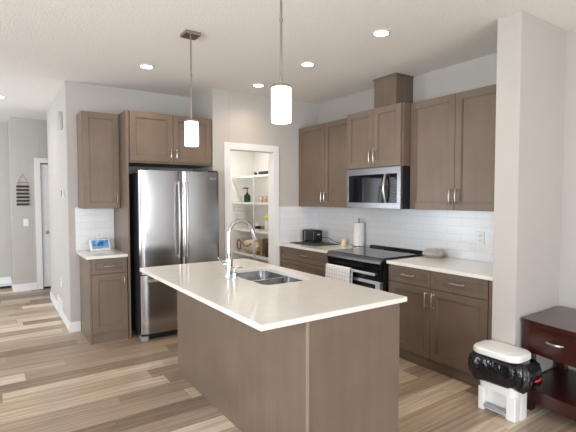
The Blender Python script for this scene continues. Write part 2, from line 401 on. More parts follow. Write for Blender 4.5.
window('window_1', 'y', -4.66, -1.2, 2.2, 0.1, 2.2, 3)
window('window_2', 'x', 3.755, -3.15, -2.45, 0.1, 2.2, 1)
window('window_5', 'x', 3.755, -1.8, -1.3, 0.1, 2.2, 1)
window('window_3', 'x', -2.55, -0.2, 2.2, 0.5, 2.3, 2)
window('window_4', 'x', -2.55, 5.85, 7.35, 0.4, 2.4, 2)
# end of the hall: block with the closed white door, recess to its left
YD = 8.15
we = MB(); we.box(0.245, 0.662, YD, 8.75, 0, CH, 0.003); we.box(1.50, 2.26, YD, YD+0.12, 0, CH); we.box(0.662, 1.50, YD, YD+0.12, 2.08, CH); we.box(0.662, 1.5, YD+0.12, YD+0.16, 0, CH)
struct('wall_hall_end', we, M['wall'])
struct('wall_recess', MB().box(-2.5, 2.3, 8.75, 8.87, 0, CH), M['wall'])
struct('wall_hall_far', MB().box(2.26, 2.38, 7.14, 8.75, 0, CH), M['wall'])

def skirting(name, pts_boxes, parent=None):
    mb = MB()
    for b_ in pts_boxes: mb.box(*b_, 0.0025)
    return struct(name, mb, M['trim'])
BH, BT = 0.115, 0.013
skirting('baseboard_hall', [(XH-BT, XH, YF-BT, 5.93, 0, BH), (XH-BT, XH, 6.42, 7.26+BT, 0, BH), (XH, 0.79, YF-BT, YF, 0, BH)])
skirting('baseboard_hall_end', [(0.245-BT, 0.573, YD-BT, YD, 0, BH), (0.245-BT, 0.245, YD, 8.75, 0, BH)])
skirting('baseboard_recess', [(-2.5, 0.232, 8.75-BT, 8.75, 0.045, 0.045+BH)])
skirting('baseboard_right', [(X0-BT, X0, -1.3, 1.571, 0, BH)])
skirting('baseboard_partition', [(3.032-BT, 3.032, 1.571-BT, 1.745, 0, BH), (3.032, X0-BT, 1.571-BT, 1.571, 0, BH)])
skirting('trim_2', [(-2.5, 0.232, 8.60, 8.75, 0.0, 0.042)])
# pantry doorway casing and jamb
tc_ = MB(); c = 0.082
tc_.box(DX0-c, DX0, YP-0.018, YP, 0, DZ, 0.004); tc_.box(DX1, DX1+c, YP-0.018, YP, 0, DZ, 0.004); tc_.box(DX0-c, DX1+c, YP-0.018, YP, DZ, DZ+c, 0.004)
tc_.box(DX0-0.012, DX0, YP-0.004, YP+0.119, 0, DZ); tc_.box(DX1, DX1+0.012, YP-0.004, YP+0.119, 0, DZ); tc_.box(DX0-0.012, DX1+0.012, YP-0.004, YP+0.119, DZ, DZ+0.012)
struct('trim_1', tc_, M['trim'])
# door at the end of the hall
dr = MB(); e0, e1 = 0.667, 1.495
dr.box(e0, e1, YD+0.004, YD+0.05, 0.03, 2.06)
for (a, b_) in ((0.2, 0.95), (1.08, 1.95)):
    for (p0, p1) in ((e0+0.11, e0+0.37), (e0+0.46, e0+0.72)):
        dr.box(p0, p1, YD-0.002, YD+0.006, a, b_, 0.004)
door = struct('door_1', dr, M['trim'])
cs = MB(); cs.box(0.577, 0.662, YD-0.018, YD, 0, 2.08, 0.004); cs.box(1.50, 1.585, YD-0.018, YD, 0, 2.08, 0.004); cs.box(0.577, 1.585, YD-0.018, YD, 2.08, 2.165, 0.004)
struct('door_casing', cs, M['trim'], door)
struct('door_gap_shade', MB().box(0.662, 1.5, YD, YD+0.07, 0, 0.028), M['register_gap'], door)  # black strip standing in for the shade in the gap under the door
hd = MB(); hz = 0.94; hd.lathe([(0, 0), (0.028, 0), (0.028, 0.01), (0.012, 0.014), (0.012, 0.03), (0, 0.03)], (0, 0), 20)
bmesh.ops.transform(hd.bm, matrix=Matrix.Translation((0.735, YD+0.004, hz)) @ Matrix.Rotation(math.pi/2, 4, 'X'), verts=hd.bm.verts)
hd.tube([(0.735, YD-0.015, hz), (0.735, YD-0.03, hz), (0.76, YD-0.035, hz), (0.84, YD-0.035, hz)], 0.009, 10)
hd.build('door_handle', M['bronze'], door)
mb = MB(); mb.box(-0.9, 0.225, 8.55, 8.60, 0.0, 0.028)
tag(mb.build('floor_register', M['register_gap']), 'thin black floor register strip by the recessed wall at the hall end', 'vent')
mb = MB(); mb.tube([(0.222, 8.68, 0.10), (0.222, 8.63, 0.085), (0.222, 8.60, 0.062)], [0.012, 0.010, 0.014], 10)
# tiles behind the counters
TZ = 1.392
struct('wall_tile_range', MB().box(XR-0.009, XR, 1.745, YP, 0.914, 1.42), M['tile_x'])
struct('wall_tile_pantry', MB().box(DX1+c+0.002, XR-0.009, YP-0.009, YP, 0.914, TZ), M['tile_y'])
struct('wall_tile_left', MB().box(0.758, 1.168, YF-0.009, YF, 0.914, 1.40), M['tile_y'])

# ================================================================== fridge wall cabinets
WB, WT = 1.391, 2.427
t = thing('wall_cabinet', 'narrow single-door wooden wall cabinet hanging left of the fridge', 'cabinet', (0.98, 5.15, WB), 'wooden wall cabinets')
MB().box(0.793, 1.169, 5.010, YF-0.001, WB, WT, 0.0015).build('body', M['wood'], t)
d = shaker('door', t, 'y', 5.010, 0.797, 1.166, WB+0.003, WT-0.003); pull(d, 'y', 4.990, 1.134, 1.50)
# panel and cupboard around the fridge
t = thing('tall_panel', 'tall wooden side panel standing between the fridge and the small counter', 'panel', (1.18, 5.0, 0))
MB().box(1.170, 1.190, 4.690, YF-0.001, 0, WT, 0.0015).build('board', M['wood'], t)
FZ = 1.880
t = thing('over_fridge_cabinet', 'wide two-door wooden cabinet mounted above the stainless fridge', 'cabinet', (1.66, 5.0, FZ), 'wooden wall cabinets')
MB().box(1.191, 2.1445, 4.706, YF-0.001, FZ, WT, 0.0015).build('body', M['wood'], t)
mid = 1.672
for a, b_, hx in ((1.205, mid-0.0015, mid-0.032), (mid+0.0015, 2.128, mid+0.032)):
    d = shaker('door', t, 'y', 4.706, a, b_, FZ+0.022, WT-0.003); pull(d, 'y', 4.686, hx, FZ+0.105, 0.105)
# small base cabinet
t = thing('base_cabinet', 'narrow wooden base cabinet with one drawer and one door left of the fridge', 'cabinet', (0.98, 5.0, 0), 'wooden base cabinets')
mb = MB(); mb.box(0.793, 1.168, 4.742, YF-0.001, 0.105, 0.882, 0.0015); mb.box(0.793, 0.811, 4.722, 4.742, 0, 0.882); mb.box(0.793, 0.811, 4.742, YF-0.014, 0, 0.105); mb.build('body', M['wood'], t)
MB().box(0.811, 1.168, 4.745, 4.76, 0, 0.105).build('toe_kick', M['wood'], t)
d = shaker('drawer', t, 'y', 4.742, 0.814, 1.165, 0.722, 0.876, rail=0.040); pull(d, 'y', 4.722, 0.99, 0.80, 0.115, False)
d = shaker('door', t, 'y', 4.742, 0.814, 1.165, 0.108, 0.716); pull(d, 'y', 4.722, 1.130, 0.62, 0.115)
mb = MB(); mb.box(0.762, 1.1685, 4.690, YF-0.010, 0.883, 0.914, 0.004)
tag(mb.build('countertop', M['quartz']), 'short white quartz countertop left of the fridge, holding the smart display', 'countertop', 'white quartz countertops')

# ================================================================== fridge
FX0, FX1, FY = 1.250, 2.151, 4.50
t = thing('refrigerator', 'stainless steel french-door fridge with a bottom freezer drawer', 'refrigerator', (1.69, 4.9, 0))
MB().box(FX0+0.008, FX1-0.014, FY+0.085, 5.25, 0.05, 1.775, 0.006).build('body', M['charcoal'], t)
def bowed_door(name, x0, x1, z0, z1, mat=M['steel']):
    n = 20; front = []
    for k in range(n+1):
        s_ = k/n; x = x0+(x1-x0)*s_
        e_ = min(s_, 1-s_); rd = 0.02*max(0, 1-e_/0.045)**2
        front.append((x, FY + 0.010*(2*s_-1)**2 + rd))
    poly = front + [(x1, FY+0.078), (x0, FY+0.078)]
    return MB().prism(poly, z0, z1, 'z', 0.0).build(name, mat, t, 60)
fm = (FX0+FX1)/2 - 0.004
def fridge_handle(dr, x, z0, z1):
    mb = MB(); zz = [z0 + (z1-z0)*k/10 for k in range(11)]
    mb.tube([(x, FY-0.030-0.022*math.sin(math.pi*k/10), z) for k, z in enumerate(zz)], 0.0115, 12)
    for z in (z0+0.02, z1-0.02): mb.tube([(x, FY+0.006, z), (x, FY-0.034, z)], 0.010, 10)
    mb.build('handle', M['nickel'], dr)
d1 = bowed_door('door', FX0, fm-0.003, 0.705, 1.794); fridge_handle(d1, fm-0.045, 0.86, 1.68)
d2 = bowed_door('door', fm+0.003, FX1, 0.705, 1.794); fridge_handle(d2, fm+0.045, 0.86, 1.68)
d3 = bowed_door('freezer_drawer', FX0, FX1, 0.075, 0.693)
mb = MB(); mb.tube([(FX0+0.05+0.79*k/10, FY-0.025-0.025*math.sin(math.pi*k/10), 0.635) for k in range(11)], 0.0125, 12)
for x in (FX0+0.07, FX0+0.82): mb.tube([(x, FY+0.008, 0.635), (x, FY-0.030, 0.635)], 0.010, 10)
mb.build('handle', M['nickel'], d3)
MB().box(FX0+0.01, FX1-0.01, FY+0.05, FY+0.085, 0.012, 0.068, 0.004).build('kick_grille', M['black'], t)
for x in (FX0+0.005, FX1-0.075):
    MB().box(x, x+0.07, FY+0.025, FY+0.12, 0.0, 0.048, 0.006).build('foot', M['grey_pl'], t)
for x in (FX0+0.02, FX1-0.10): MB().box(x, x+0.08, FY+0.02, FY+0.12, 1.7955, 1.815, 0.005).build('hinge_cover', M['charcoal'], t)
lg = MB(); bx = 2.035
for k, (w, h) in enumerate(((0.010, 0.016), (0.006, 0.022), (0.004, 0.012), (0.006, 0.010), (0.004, 0.020), (0.006, 0.018))):
    x = bx + 0.0105*k; lg.box(x, x+w, FY+0.0015, FY+0.006, 1.718, 1.718+h, 0.0008)
lg.tube([(bx-0.012, FY+0.002, 1.722), (bx+0.02, FY+0.002, 1.712), (bx+0.065, FY+0.002, 1.714)], 0.0022, 8)
lg.build('emblem', M['chrome'], d2)

# ================================================================== pantry shelves and what stands on them
def wire_shelf(z, label):
    s = thing('wire_shelf', label, 'shelf', (3.5, 5.6, z), 'white wire pantry shelves')
    mb = MB(); x0, x1, y0, y1 = 3.30, XR-0.012, 4.86, 6.43
    for k in range(50):
        y = y0 + (y1-y0)*k/49; mb.box(x0, x1, y-0.006, y+0.006, z-0.005, z)
    for x in (x0, 3.5, x1-0.004): mb.box(x, x+0.005, y0, y1, z-0.010, z-0.004)
    mb.build('wire_grid', M['wire'], s)
    MB().box(x0-0.005, x0, y0, y1, z-0.030, z+0.002).build('front_lip', M['wire'], s)
SZ = (0.62, 1.005, 1.436, 1.851)
for z, nm in zip(SZ, ('lowest white wire pantry shelf, holding the canvas tote', 'white wire pantry shelf second from bottom, holding the yellow-lidded jar',
                      'white wire pantry shelf holding the pump bottle', 'topmost white wire pantry shelf above the pump bottle')): wire_shelf(z, nm)
mb = MB(); mb.tube([(3.284, 5.70, 0.0), (3.284, 5.70, 1.87)], 0.010, 10)
tag(mb.build('shelf_pole', M['wire']), 'thin vertical white pole at the front of the pantry shelves', 'pole')

def at(px_y, x): return (x, px_y)
g = thing('pump_bottle', 'dark green pump soap bottle on a pantry shelf', 'bottle', (3.38, 6.05, SZ[2]))
cx, cy, z = 3.38, 6.08, SZ[2]
MB().lathe([(0, z), (0.050, z), (0.053, z+0.01), (0.053, z+0.10), (0.040, z+0.125), (0.018, z+0.135), (0, z+0.135)], (cx, cy), 20).build('bottle_body', M['green'], g)
mb = MB(); mb.lathe([(0, z+0.134), (0.018, z+0.134), (0.018, z+0.155), (0.007, z+0.158), (0.007, z+0.215), (0.024, z+0.217), (0.024, z+0.235), (0, z+0.237)], (cx, cy), 16)
mb.tube([(cx, cy, z+0.226), (cx-0.05, cy+0.02, z+0.228), (cx-0.06, cy+0.024, z+0.215)], 0.009, 8); mb.build('pump', M['black'], g)
tag(MB().box(3.42, 3.52, 6.18, 6.34, SZ[2]+0.0005, SZ[2]+0.10, 0.01).build('storage_tub', M['mint']), 'pale green tub beside the dark pump bottle', 'tub')
q = thing('spice_jar', 'small tan jar with a dark lid on the shelf right of the pump bottle', 'jar', (3.36, 5.60, SZ[2]), 'small pantry jars')
z = SZ[2]; MB().lathe([(0, z), (0.032, z), (0.034, z+0.06), (0.026, z+0.07), (0, z+0.07)], (3.36, 5.60), 16).build('jar_body', M['tan'], q)
MB().lathe([(0, z+0.071), (0.028, z+0.071), (0.028, z+0.09), (0, z+0.09)], (3.36, 5.60), 16).build('lid', M['jar'], q)
q2 = copy_tree(q, (0.01, -0.10, 0), 'second small tan jar, nearer the doorway than its twin', 'small pantry jars')
q3 = copy_tree(q, (0.06, 0.12, 0), 'small tan jar just behind the pole, farthest from the doorway', 'small pantry jars')
tag(MB().lathe([(0, z), (0.035, z), (0.035, z+0.10), (0.015, z+0.13), (0.015, z+0.16), (0, z+0.16)], (3.40, 5.38), 16).build('bottle', M['black']), 'black bottle at the doorway end of the shelf with the tan jars', 'bottle')
z = SZ[3]
mb = MB(); mb.tube([(3.34, 5.62, z+0.026), (3.34, 5.15, z+0.026)], 0.025, 14)
tag(mb.build('foil_box', M['black']), 'long black roll lying on the topmost pantry shelf', 'roll')
tag(MB().lathe([(0, z), (0.025, z), (0.028, z+0.02), (0.022, z+0.045), (0, z+0.048)], (3.35, 5.76), 14).build('cup', M['black']), 'tiny black cup on the topmost pantry shelf beside the long roll', 'cup')
z = SZ[1]
g = thing('lidded_jar', 'cream jar with a bright yellow lid on a pantry shelf', 'jar', (3.40, 5.42, z))
MB().lathe([(0, z), (0.075, z), (0.085, z+0.03), (0.085, z+0.16), (0.07, z+0.19), (0, z+0.19)], (3.42, 5.45), 20).build('jar_body', M['jar'], g)
MB().lathe([(0, z+0.1905), (0.088, z+0.1905), (0.092, z+0.20), (0.09, z+0.225), (0, z+0.235)], (3.42, 5.45), 20).build('lid', M['yellow'], g)
g = thing('mug', 'small white mug with a black band on the shelf left of the yellow-lidded jar', 'mug', (3.40, 5.75, z))
MB().lathe([(0, z), (0.04, z), (0.042, z+0.04), (0.042, z+0.12), (0.036, z+0.12), (0.036, z+0.02), (0, z+0.02)], (3.40, 5.78), 18).build('mug_body', M['white_pl'], g)
MB().lathe([(0.0425, z+0.02), (0.0445, z+0.025), (0.0445, z+0.06), (0.0425, z+0.065)], (3.40, 5.78), 18).build('band', M['black'], g)
tag(MB().box(3.50, 3.62, 5.9, 6.2, z+0.0005, z+0.05, 0.008).build('tray', M['grey_pl']), 'low grey tray on the pantry shelf behind the faucet arch', 'tray')
z = SZ[0]
g = thing('tote_bag', 'cream canvas tote with rust-brown handles lying on the lowest pantry shelf', 'bag', (3.42, 6.0, z))
lp = []
for k, (w, hh) in enumerate(((0.02, 0.14), (0.10, 0.19), (0.12, 0.21), (0.11, 0.20), (0.10, 0.17), (0.05, 0.12))):
    y = 6.28 - 0.095*k
    lp.append([(3.44+w*math.cos(a)*1.0, y+0.01*math.sin(3*a), z+0.004+hh*0.5*(1+math.sin(a))) for a in [2*math.pi*i/20 for i in range(20)]])
MB().loft(lp).build('bag_body', M['canvas'], g)
mb = MB(); mb.tube([(3.325, 6.26+0.06*math.cos(a), z+0.12+0.08*math.sin(a)) for a in [2*math.pi*i/18 for i in range(19)]], 0.011, 8); mb.build('handle', M['rust'], g)
mb = MB(); mb.tube([(3.315, 6.15-0.30*k/10, z+0.17-0.05*math.sin(math.pi*k/10)) for k in range(11)], 0.010, 8); mb.build('handle', M['rust'], g)
tag(MB().box(3.36, 3.50, 5.58, 5.66, z+0.0005, z+0.26, 0.004).build('cardboard_box', M['brown']), 'upright brown carton on the lowest pantry shelf', 'box')
tag(MB().lathe([(0, z), (0.05, z), (0.055, z+0.08), (0.03, z+0.15), (0.02, z+0.21), (0, z+0.21)], (3.40, 5.48), 16).build('bottle', M['black']), 'squat black bottle beside the brown carton on the lowest pantry shelf', 'bottle')
tag(MB().box(3.36, 3.48, 5.30, 5.42, z+0.0005, z+0.19, 0.006).build('carton', M['rust']), 'rust-red carton at the doorway end of the lowest pantry shelf', 'box')
tag(MB().box(3.36, 3.50, 5.685, 5.785, z+0.0005, z+0.06, 0.02).build('snack_bag', M['rust']), 'small red-brown snack packet lying by the tote', 'packet')
tag(MB().box(3.40, 3.66, 5.2, 5.7, 0.0, 0.30, 0.008).build('storage_crate', M['brown']), 'low brown crate on the pantry floor under the shelves', 'crate')

# ================================================================== range wall: uppers
UX = 3.404
RY0, RY1 = 2.815, 3.600             # the gap that takes range and microwave
def upper(label, y0, y1, split, hz):
    t = thing('wall_cabinet', label, 'cabinet', (3.56, (y0+y1)/2, WB), 'wooden wall cabinets')
    MB().box(UX, XR-0.001, y0, y1, WB, WT, 0.0015).build('body', M['wood'], t)
    for a, b_, hy in ((y0+0.003, split-0.0015, split-0.031), (split+0.0015, y1-0.003, split+0.031)):
        d = shaker('door', t, 'x', UX, a, b_, WB+0.003, WT-0.003); pull(d, 'x', UX-0.020, hy, hz, 0.150)
upper('two-door wooden wall cabinet left of the microwave, above the toaster', RY1+0.002, YP-0.0015, 4.133, 1.515)
upper('two-door wooden wall cabinet right of the microwave, beside the white partition', 1.7465, RY0-0.002, 2.318, 1.515)
t = thing('over_microwave_cabinet', 'short two-door wooden cabinet above the microwave', 'cabinet', (3.5, 3.2, 1.817), 'wooden wall cabinets')
MX = 3.290
MB().box(MX, XR-0.001, RY0, RY1, 1.817, WT, 0.0015).build('body', M['wood'], t)
sp_ = 3.200
for a, b_, hy in ((RY0+0.018, sp_-0.0015, sp_-0.031), (sp_+0.0015, RY1-0.003, sp_+0.031)):
    d = shaker('door', t, 'x', MX, a, b_, 1.822, WT-0.003); pull(d, 'x', MX-0.020, hy, 1.935, 0.150)
mb = MB(); mb.box(3.457, XR-0.001, 3.062, 3.372, WT+0.0005, CH-0.012, 0.001); mb.box(3.447, XR-0.001, 3.052, 3.382, CH-0.012, CH, 0.001)
tag(mb.build('duct_cover', M['wood']), 'boxed wooden duct cover rising from the microwave cabinet to the ceiling', 'duct cover')

# microwave
t = thing('microwave', 'over-the-range stainless microwave with a dark glass door', 'microwave', (3.48, 3.2, 1.392))
my0, my1, mz0, mz1, mx = 2.822, 3.592, 1.392, 1.8155, 3.262
MB().box(mx+0.032, XR-0.010, my0, my1, mz0, mz1, 0.003).build('body', M['black'], t)
mb = MB()
mb.box(mx, mx+0.030, my0, my1, mz1-0.070, mz1-0.002, 0.003); mb.box(mx, mx+0.030, my0, my1, mz0+0.002, mz0+0.062, 0.003)
mb.box(mx, mx+0.030, my1-0.032, my1, mz0+0.0615, mz1-0.0695, 0.003); mb.box(mx, mx+0.030, my0, my0+0.048, mz0+0.0615, mz1-0.0695, 0.003)
fr = mb.build('door', M['steel2'], t)
MB().box(mx+0.004, mx+0.028, my0+0.047, my1-0.031, mz0+0.061, mz1-0.069).build('window', M['blackglass'], fr)
mb = MB(); mb.tube([(mx-0.012-0.030*math.sin(math.pi*k/10), my0+0.185, mz0+0.065+0.29*k/10) for k in range(11)], 0.012, 12)
for z in (mz0+0.075, mz0+0.345): mb.tube([(mx+0.006, my0+0.185, z), (mx-0.016, my0+0.185, z)], 0.011, 10)
mb.build('handle', M['nickel'], fr)
mb = MB()
for r_ in range(6):
    for c_ in range(3): mb.box(mx+0.0025, mx+0.0045, my0+0.066+0.030*c_, my0+0.084+0.030*c_, mz0+0.085+0.030*r_, mz0+0.098+0.030*r_, 0.0006)
mb.box(mx+0.0025, mx+0.0045, my0+0.066, my0+0.144, mz0+0.285, mz0+0.315, 0.0006)
mb.build('keypad', M['charcoal'], fr)

# ================================================================== range wall: bases
BX, CX = 3.109, 3.059
t = thing('base_cabinet', 'wooden base cabinet of wide stacked drawers under the toaster counter', 'cabinet', (3.4, 4.1, 0), 'wooden base cabinets')
b0, b1 = 3.632, YP-0.0015
MB().box(BX, XR-0.001, b0, b1, 0.105, 0.882, 0.0015).build('body', M['wood'], t)
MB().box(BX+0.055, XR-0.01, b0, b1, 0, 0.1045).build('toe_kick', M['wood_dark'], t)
for v0, v1 in ((0.722, 0.876), (0.420, 0.716), (0.110, 0.414)):
    d = shaker('drawer', t, 'x', BX, b0+0.003, b1-0.003, v0, v1, rail=0.045, mat=M['wood_h']); pull(d, 'x', BX-0.020, (b0+b1)/2, (v0+v1)/2+0.01, 0.128, False)
t = thing('base_cabinet', 'wooden base cabinet with two drawers over two doors right of the range', 'cabinet', (3.4, 2.3, 0), 'wooden base cabinets')
b0, b1 = 1.7465, RY0-0.004
mb = MB(); mb.box(BX, XR-0.001, b0, b1, 0.105, 0.882, 0.0015); mb.box(BX-0.018, BX, b0, 1.806, 0.105, 0.882, 0.0015); mb.build('body', M['wood'], t)
MB().box(BX+0.020, XR-0.01, b0, b1, 0, 0.1045).build('toe_kick', M['wood'], t)
sp_ = 2.335
for a, b_, s_ in ((1.812, sp_-0.0015, -1), (sp_+0.0015, b1-0.003, 1)):
    d = shaker('drawer', t, 'x', BX, a, b_, 0.724, 0.876, rail=0.040); pull(d, 'x', BX-0.020, (a+b_)/2, 0.805, 0.145, False)
    d = shaker('door', t, 'x', BX, a, b_, 0.108, 0.718); pull(d, 'x', BX-0.020, sp_+s_*0.035, 0.615, 0.145)
mb = MB(); mb.box(CX, XR-0.010, 3.632, YP-0.010, 0.883, 0.914, 0.004)
tag(mb.build('countertop', M['quartz']), 'white quartz countertop left of the range, under the toaster', 'countertop', 'white quartz countertops')
mb = MB(); mb.box(CX, XR-0.010, 1.7465, RY0-0.004, 0.883, 0.914, 0.004)
tag(mb.build('countertop', M['quartz']), 'white quartz countertop right of the range, under the wall outlet', 'countertop', 'white quartz countertops')

# range
t = thing('range', 'slide-in electric range with black glass cooktop and stainless oven front', 'range', (3.4, 3.2, 0))
r0, r1, rx = 2.842, 3.626, 3.012
MB().box(rx+0.045, XR-0.012, r0, r1, 0.02, 0.895, 0.002).build('body', M['black'], t)
mb = MB(); mb.box(rx+0.024, XR-0.012, r0-0.004, r1+0.004, 0.9228, 0.9285, 0.002); ct = mb.build('cooktop', M['blackglass'], t)
MB().box(rx+0.05, XR-0.012, r0, r1, 0.8955, 0.915).build('rim', M['charcoal'], t)
for (px, py, pr) in ((3.26, 3.02, 0.095), (3.26, 3.41, 0.075), (3.52, 3.02, 0.075), (3.52, 3.41, 0.095)):
    MB().lathe([(pr-0.003, 0.9286), (pr-0.003, 0.9289), (pr, 0.9289), (pr, 0.9286)], (px, py), 40).build('burner_ring', M['grey_pl'], ct)
mb = MB(); mb.prism([(XR-0.070, 0.9288), (XR-0.013, 0.9288), (XR-0.013, 0.950), (XR-0.050, 0.950)], r0, r1, 'y', 0.003); mb.build('rear_rail', M['black'], t)
# sloped control panel (profile in x,z extruded along y)
cp = MB(); cp.prism([(rx, 0.872), (rx+0.014, 0.918), (rx+0.058, 0.918), (rx+0.058, 0.800), (rx+0.012, 0.800)], r0, r1, 'y', 0.003)
cpo = cp.build('control_panel', M['ovenglass'], t)
MB().prism([(rx-0.004, 0.896), (rx+0.012, 0.9225), (rx+0.064, 0.9225), (rx+0.064, 0.917), (rx-0.004, 0.870)], r0-0.004, r1+0.004, 'y', 0.001).build('panel_bezel', M['darksteel'], cpo)
od = MB(); dx0, dx1 = rx+0.006, rx+0.044
od.box(dx0, dx1, r0+0.004, r1-0.004, 0.668, 0.700, 0.003); od.box(dx0, dx1, r0+0.004, r1-0.004, 0.215, 0.300, 0.003)
od.box(dx0, dx1, r0+0.004, r0+0.070, 0.2995, 0.6685, 0.003); od.box(dx0, dx1, r1-0.070, r1-0.004, 0.2995, 0.6685, 0.003)
odo = od.build('oven_door', M['steel3'], t)
MB().box(dx0+0.004, dx1, r0+0.069, r1-0.069, 0.299, 0.669).build('window', M['ovenglass'], odo)
MB().box(dx0, dx1, r0+0.004, r1-0.004, 0.7005, 0.796, 0.003).build('door_top_band', M['ovenglass'], odo)
hb = MB(); HXc, HZc = rx-0.040, 0.775
hb.box(HXc-0.009, HXc+0.009, r0+0.03, r1-0.03, HZc-0.0145, HZc+0.0145, 0.006, 3)
for y in (r0+0.055, r1-0.055): hb.tube([(dx0+0.004, y, HZc), (HXc, y, HZc)], 0.010, 10)
hb.build('handle', M['steel3'], odo)
MB().box(dx0, dx1, r0+0.004, r1-0.004, 0.035, 0.208, 0.004).build('warming_drawer', M['steel2'], t)

# towel over the oven handle
def towel():
    bm = MB(); t_ = bmesh.new(); y0, y1 = 3.20, 3.575; n = 22; R = 0.0200
    prof = [(HXc-R-0.002, HZc-0.27), (HXc-R-0.003, HZc-0.14), (HXc-R, HZc-0.02)]
    for k in range(9):
        a = math.pi - math.pi*k/8; prof.append((HXc+R*math.cos(a), HZc+R*math.sin(a)))
    prof += [(HXc+R, HZc-0.02), (HXc+R-0.001, HZc-0.12), (HXc+R-0.001, HZc-0.22)]
    G = []
    for i in range(n+1):
        y = y0+(y1-y0)*i/n; row = []
        for j, (x, z) in enumerate(prof):
            drop = max(0, HZc-0.02-z)/0.25
            row.append(t_.verts.new((x - 0.006*drop*(1+math.sin(i*0.9))*(1 if x < HXc else 0), y + 0.012*drop*math.sin(j+2), z - 0.004*math.sin(i*0.6)*drop)))
        G.append(row)
    for A, B in zip(G, G[1:]):
        for j in range(len(prof)-1): t_.faces.new((A[j], A[j+1], B[j+1], B[j]))
    bmesh.ops.recalc_face_normals(t_, faces=t_.faces[:]); bm.merge(t_)
    o = bm.build('dish_towel', M['towel'], None, 60)
    so = o.modifiers.new('thickness', 'SOLIDIFY'); so.thickness = 0.0035; so.offset = 0
    return tag(o, 'white dish towel with grey checks hanging over the oven handle', 'towel')
towel()

# ================================================================== island
IX0, IX1, IY0, IY1 = 1.012, 2.030, 1.695, 3.691
JX0, JX1, JY0, JY1 = 1.285, 1.985, 1.712, 3.550
t = thing('island_cabinet', 'long wooden island cabinet with plain panels under the white worktop', 'cabinet', (1.63, 2.6, 0))
MB().box(JX0+0.022, JX1-0.022, JY0+0.021, JY1-0.021, 0.105, 0.700, 0.001).build('body', M['wood'], t)
MB().box(JX0, JX0+0.020, JY0+0.004, JY1, 0, 0.8825, 0.0015).build('back_panel', M['wood'], t)
MB().box(JX0, JX0+0.0205, JY0-0.003, JY0+0.0035, 0, 0.8825, 0.002).build('corner_trim', M['wood_lit_edge'], t)  # paler tone of the strip stands in for light on the corner
MB().box(JX0+0.0235, JX1, JY0+0.003, JY0+0.020, 0, 0.8825, 0.001).build('end_panel', M['wood'], t)
MB().box(JX0+0.0215, JX1, JY1-0.020, JY1-0.002, 0, 0.8825, 0.001).build('end_panel', M['wood'], t)
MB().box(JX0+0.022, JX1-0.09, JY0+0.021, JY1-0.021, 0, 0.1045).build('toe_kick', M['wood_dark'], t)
MB().box(JX1-0.040, JX1-0.022, JY0+0.021, JY1-0.021, 0.701, 0.8825).build('front_rail', M['wood'], t)
ys = [JY0+0.023, 2.30, 2.86, JY1-0.023]
for a, b_ in zip(ys, ys[1:]):
    mb = MB(); mb.box(JX1-0.0215, JX1-0.002, a+0.002, b_-0.002, 0.108, 0.876, 0.002); d = mb.build('door', M['wood'], t)
# worktop with the sink cut-out
SX0, SX1, SY0, SY1 = 1.505, 1.905, 2.455, 3.135
def slab_with_hole(outer, hole, z0, z1):
    t_ = bmesh.new(); ed = []
    for lp in (outer, hole):
        vs = [t_.verts.new((x, y, z1)) for x, y in lp]
        for k in range(len(vs)): ed.append(t_.edges.new((vs[k], vs[(k+1) % len(vs)])))
    bmesh.ops.triangle_fill(t_, use_beauty=True, use_dissolve=False, edges=ed)
    r_ = bmesh.ops.extrude_face_region(t_, geom=t_.faces[:])
    bmesh.ops.translate(t_, vec=(0, 0, z0-z1), verts=[g_ for g_ in r_['geom'] if isinstance(g_, bmesh.types.BMVert)])
    bmesh.ops.recalc_face_normals(t_, faces=t_.faces[:])
    es = [e for e in t_.edges if e.calc_face_angle(0) > 0.8]
    bmesh.ops.bevel(t_, geom=es, offset=0.003, segments=2, profile=0.5, affect='EDGES', clamp_overlap=True)
    return MB().merge(t_)
hole = rrect(SX0, SX1, SY0, SY1, 0.06)
tag(slab_with_hole([(IX0, IY0), (IX1, IY0), (IX1, IY1), (IX0, IY1)], hole, 0.884, 0.914).build('island_countertop', M['quartz']),
    'long white quartz island worktop with a sink cut into it', 'countertop')
# double-bowl sink
t = thing('sink', 'double-bowl stainless sink set under the island worktop', 'sink', (1.70, 2.79, 0.70))
SM = 2.785
def bowl(y0, y1):
    x0, x1 = SX0-0.006, SX1+0.006
    L_ = []
    for (z, ins, r_) in ((0.8825, -0.008, 0.06), (0.8825, 0, 0.055), (0.76, 0.006, 0.055), (0.715, 0.022, 0.06), (0.708, 0.05, 0.06)):
        L_.append([(x, y, z) for x, y in rrect(x0+ins, x1-ins, y0+ins, y1-ins, r_)])
    o = MB().loft(L_, False, True).build('bowl', M['sinksteel'], t, 50)
    so = o.modifiers.new('thickness', 'SOLIDIFY'); so.thickness = 0.002; so.offset = -1
    cx, cy = (x0+x1)/2, (y0+y1)/2
    MB().lathe([(0, 0.7105), (0.025, 0.7105), (0.040, 0.7135), (0.044, 0.7105)], (cx, cy), 24).build('drain', M['chrome'], o)
bowl(SY0-0.006, SM-0.010); bowl(SM+0.010, SY1+0.006)
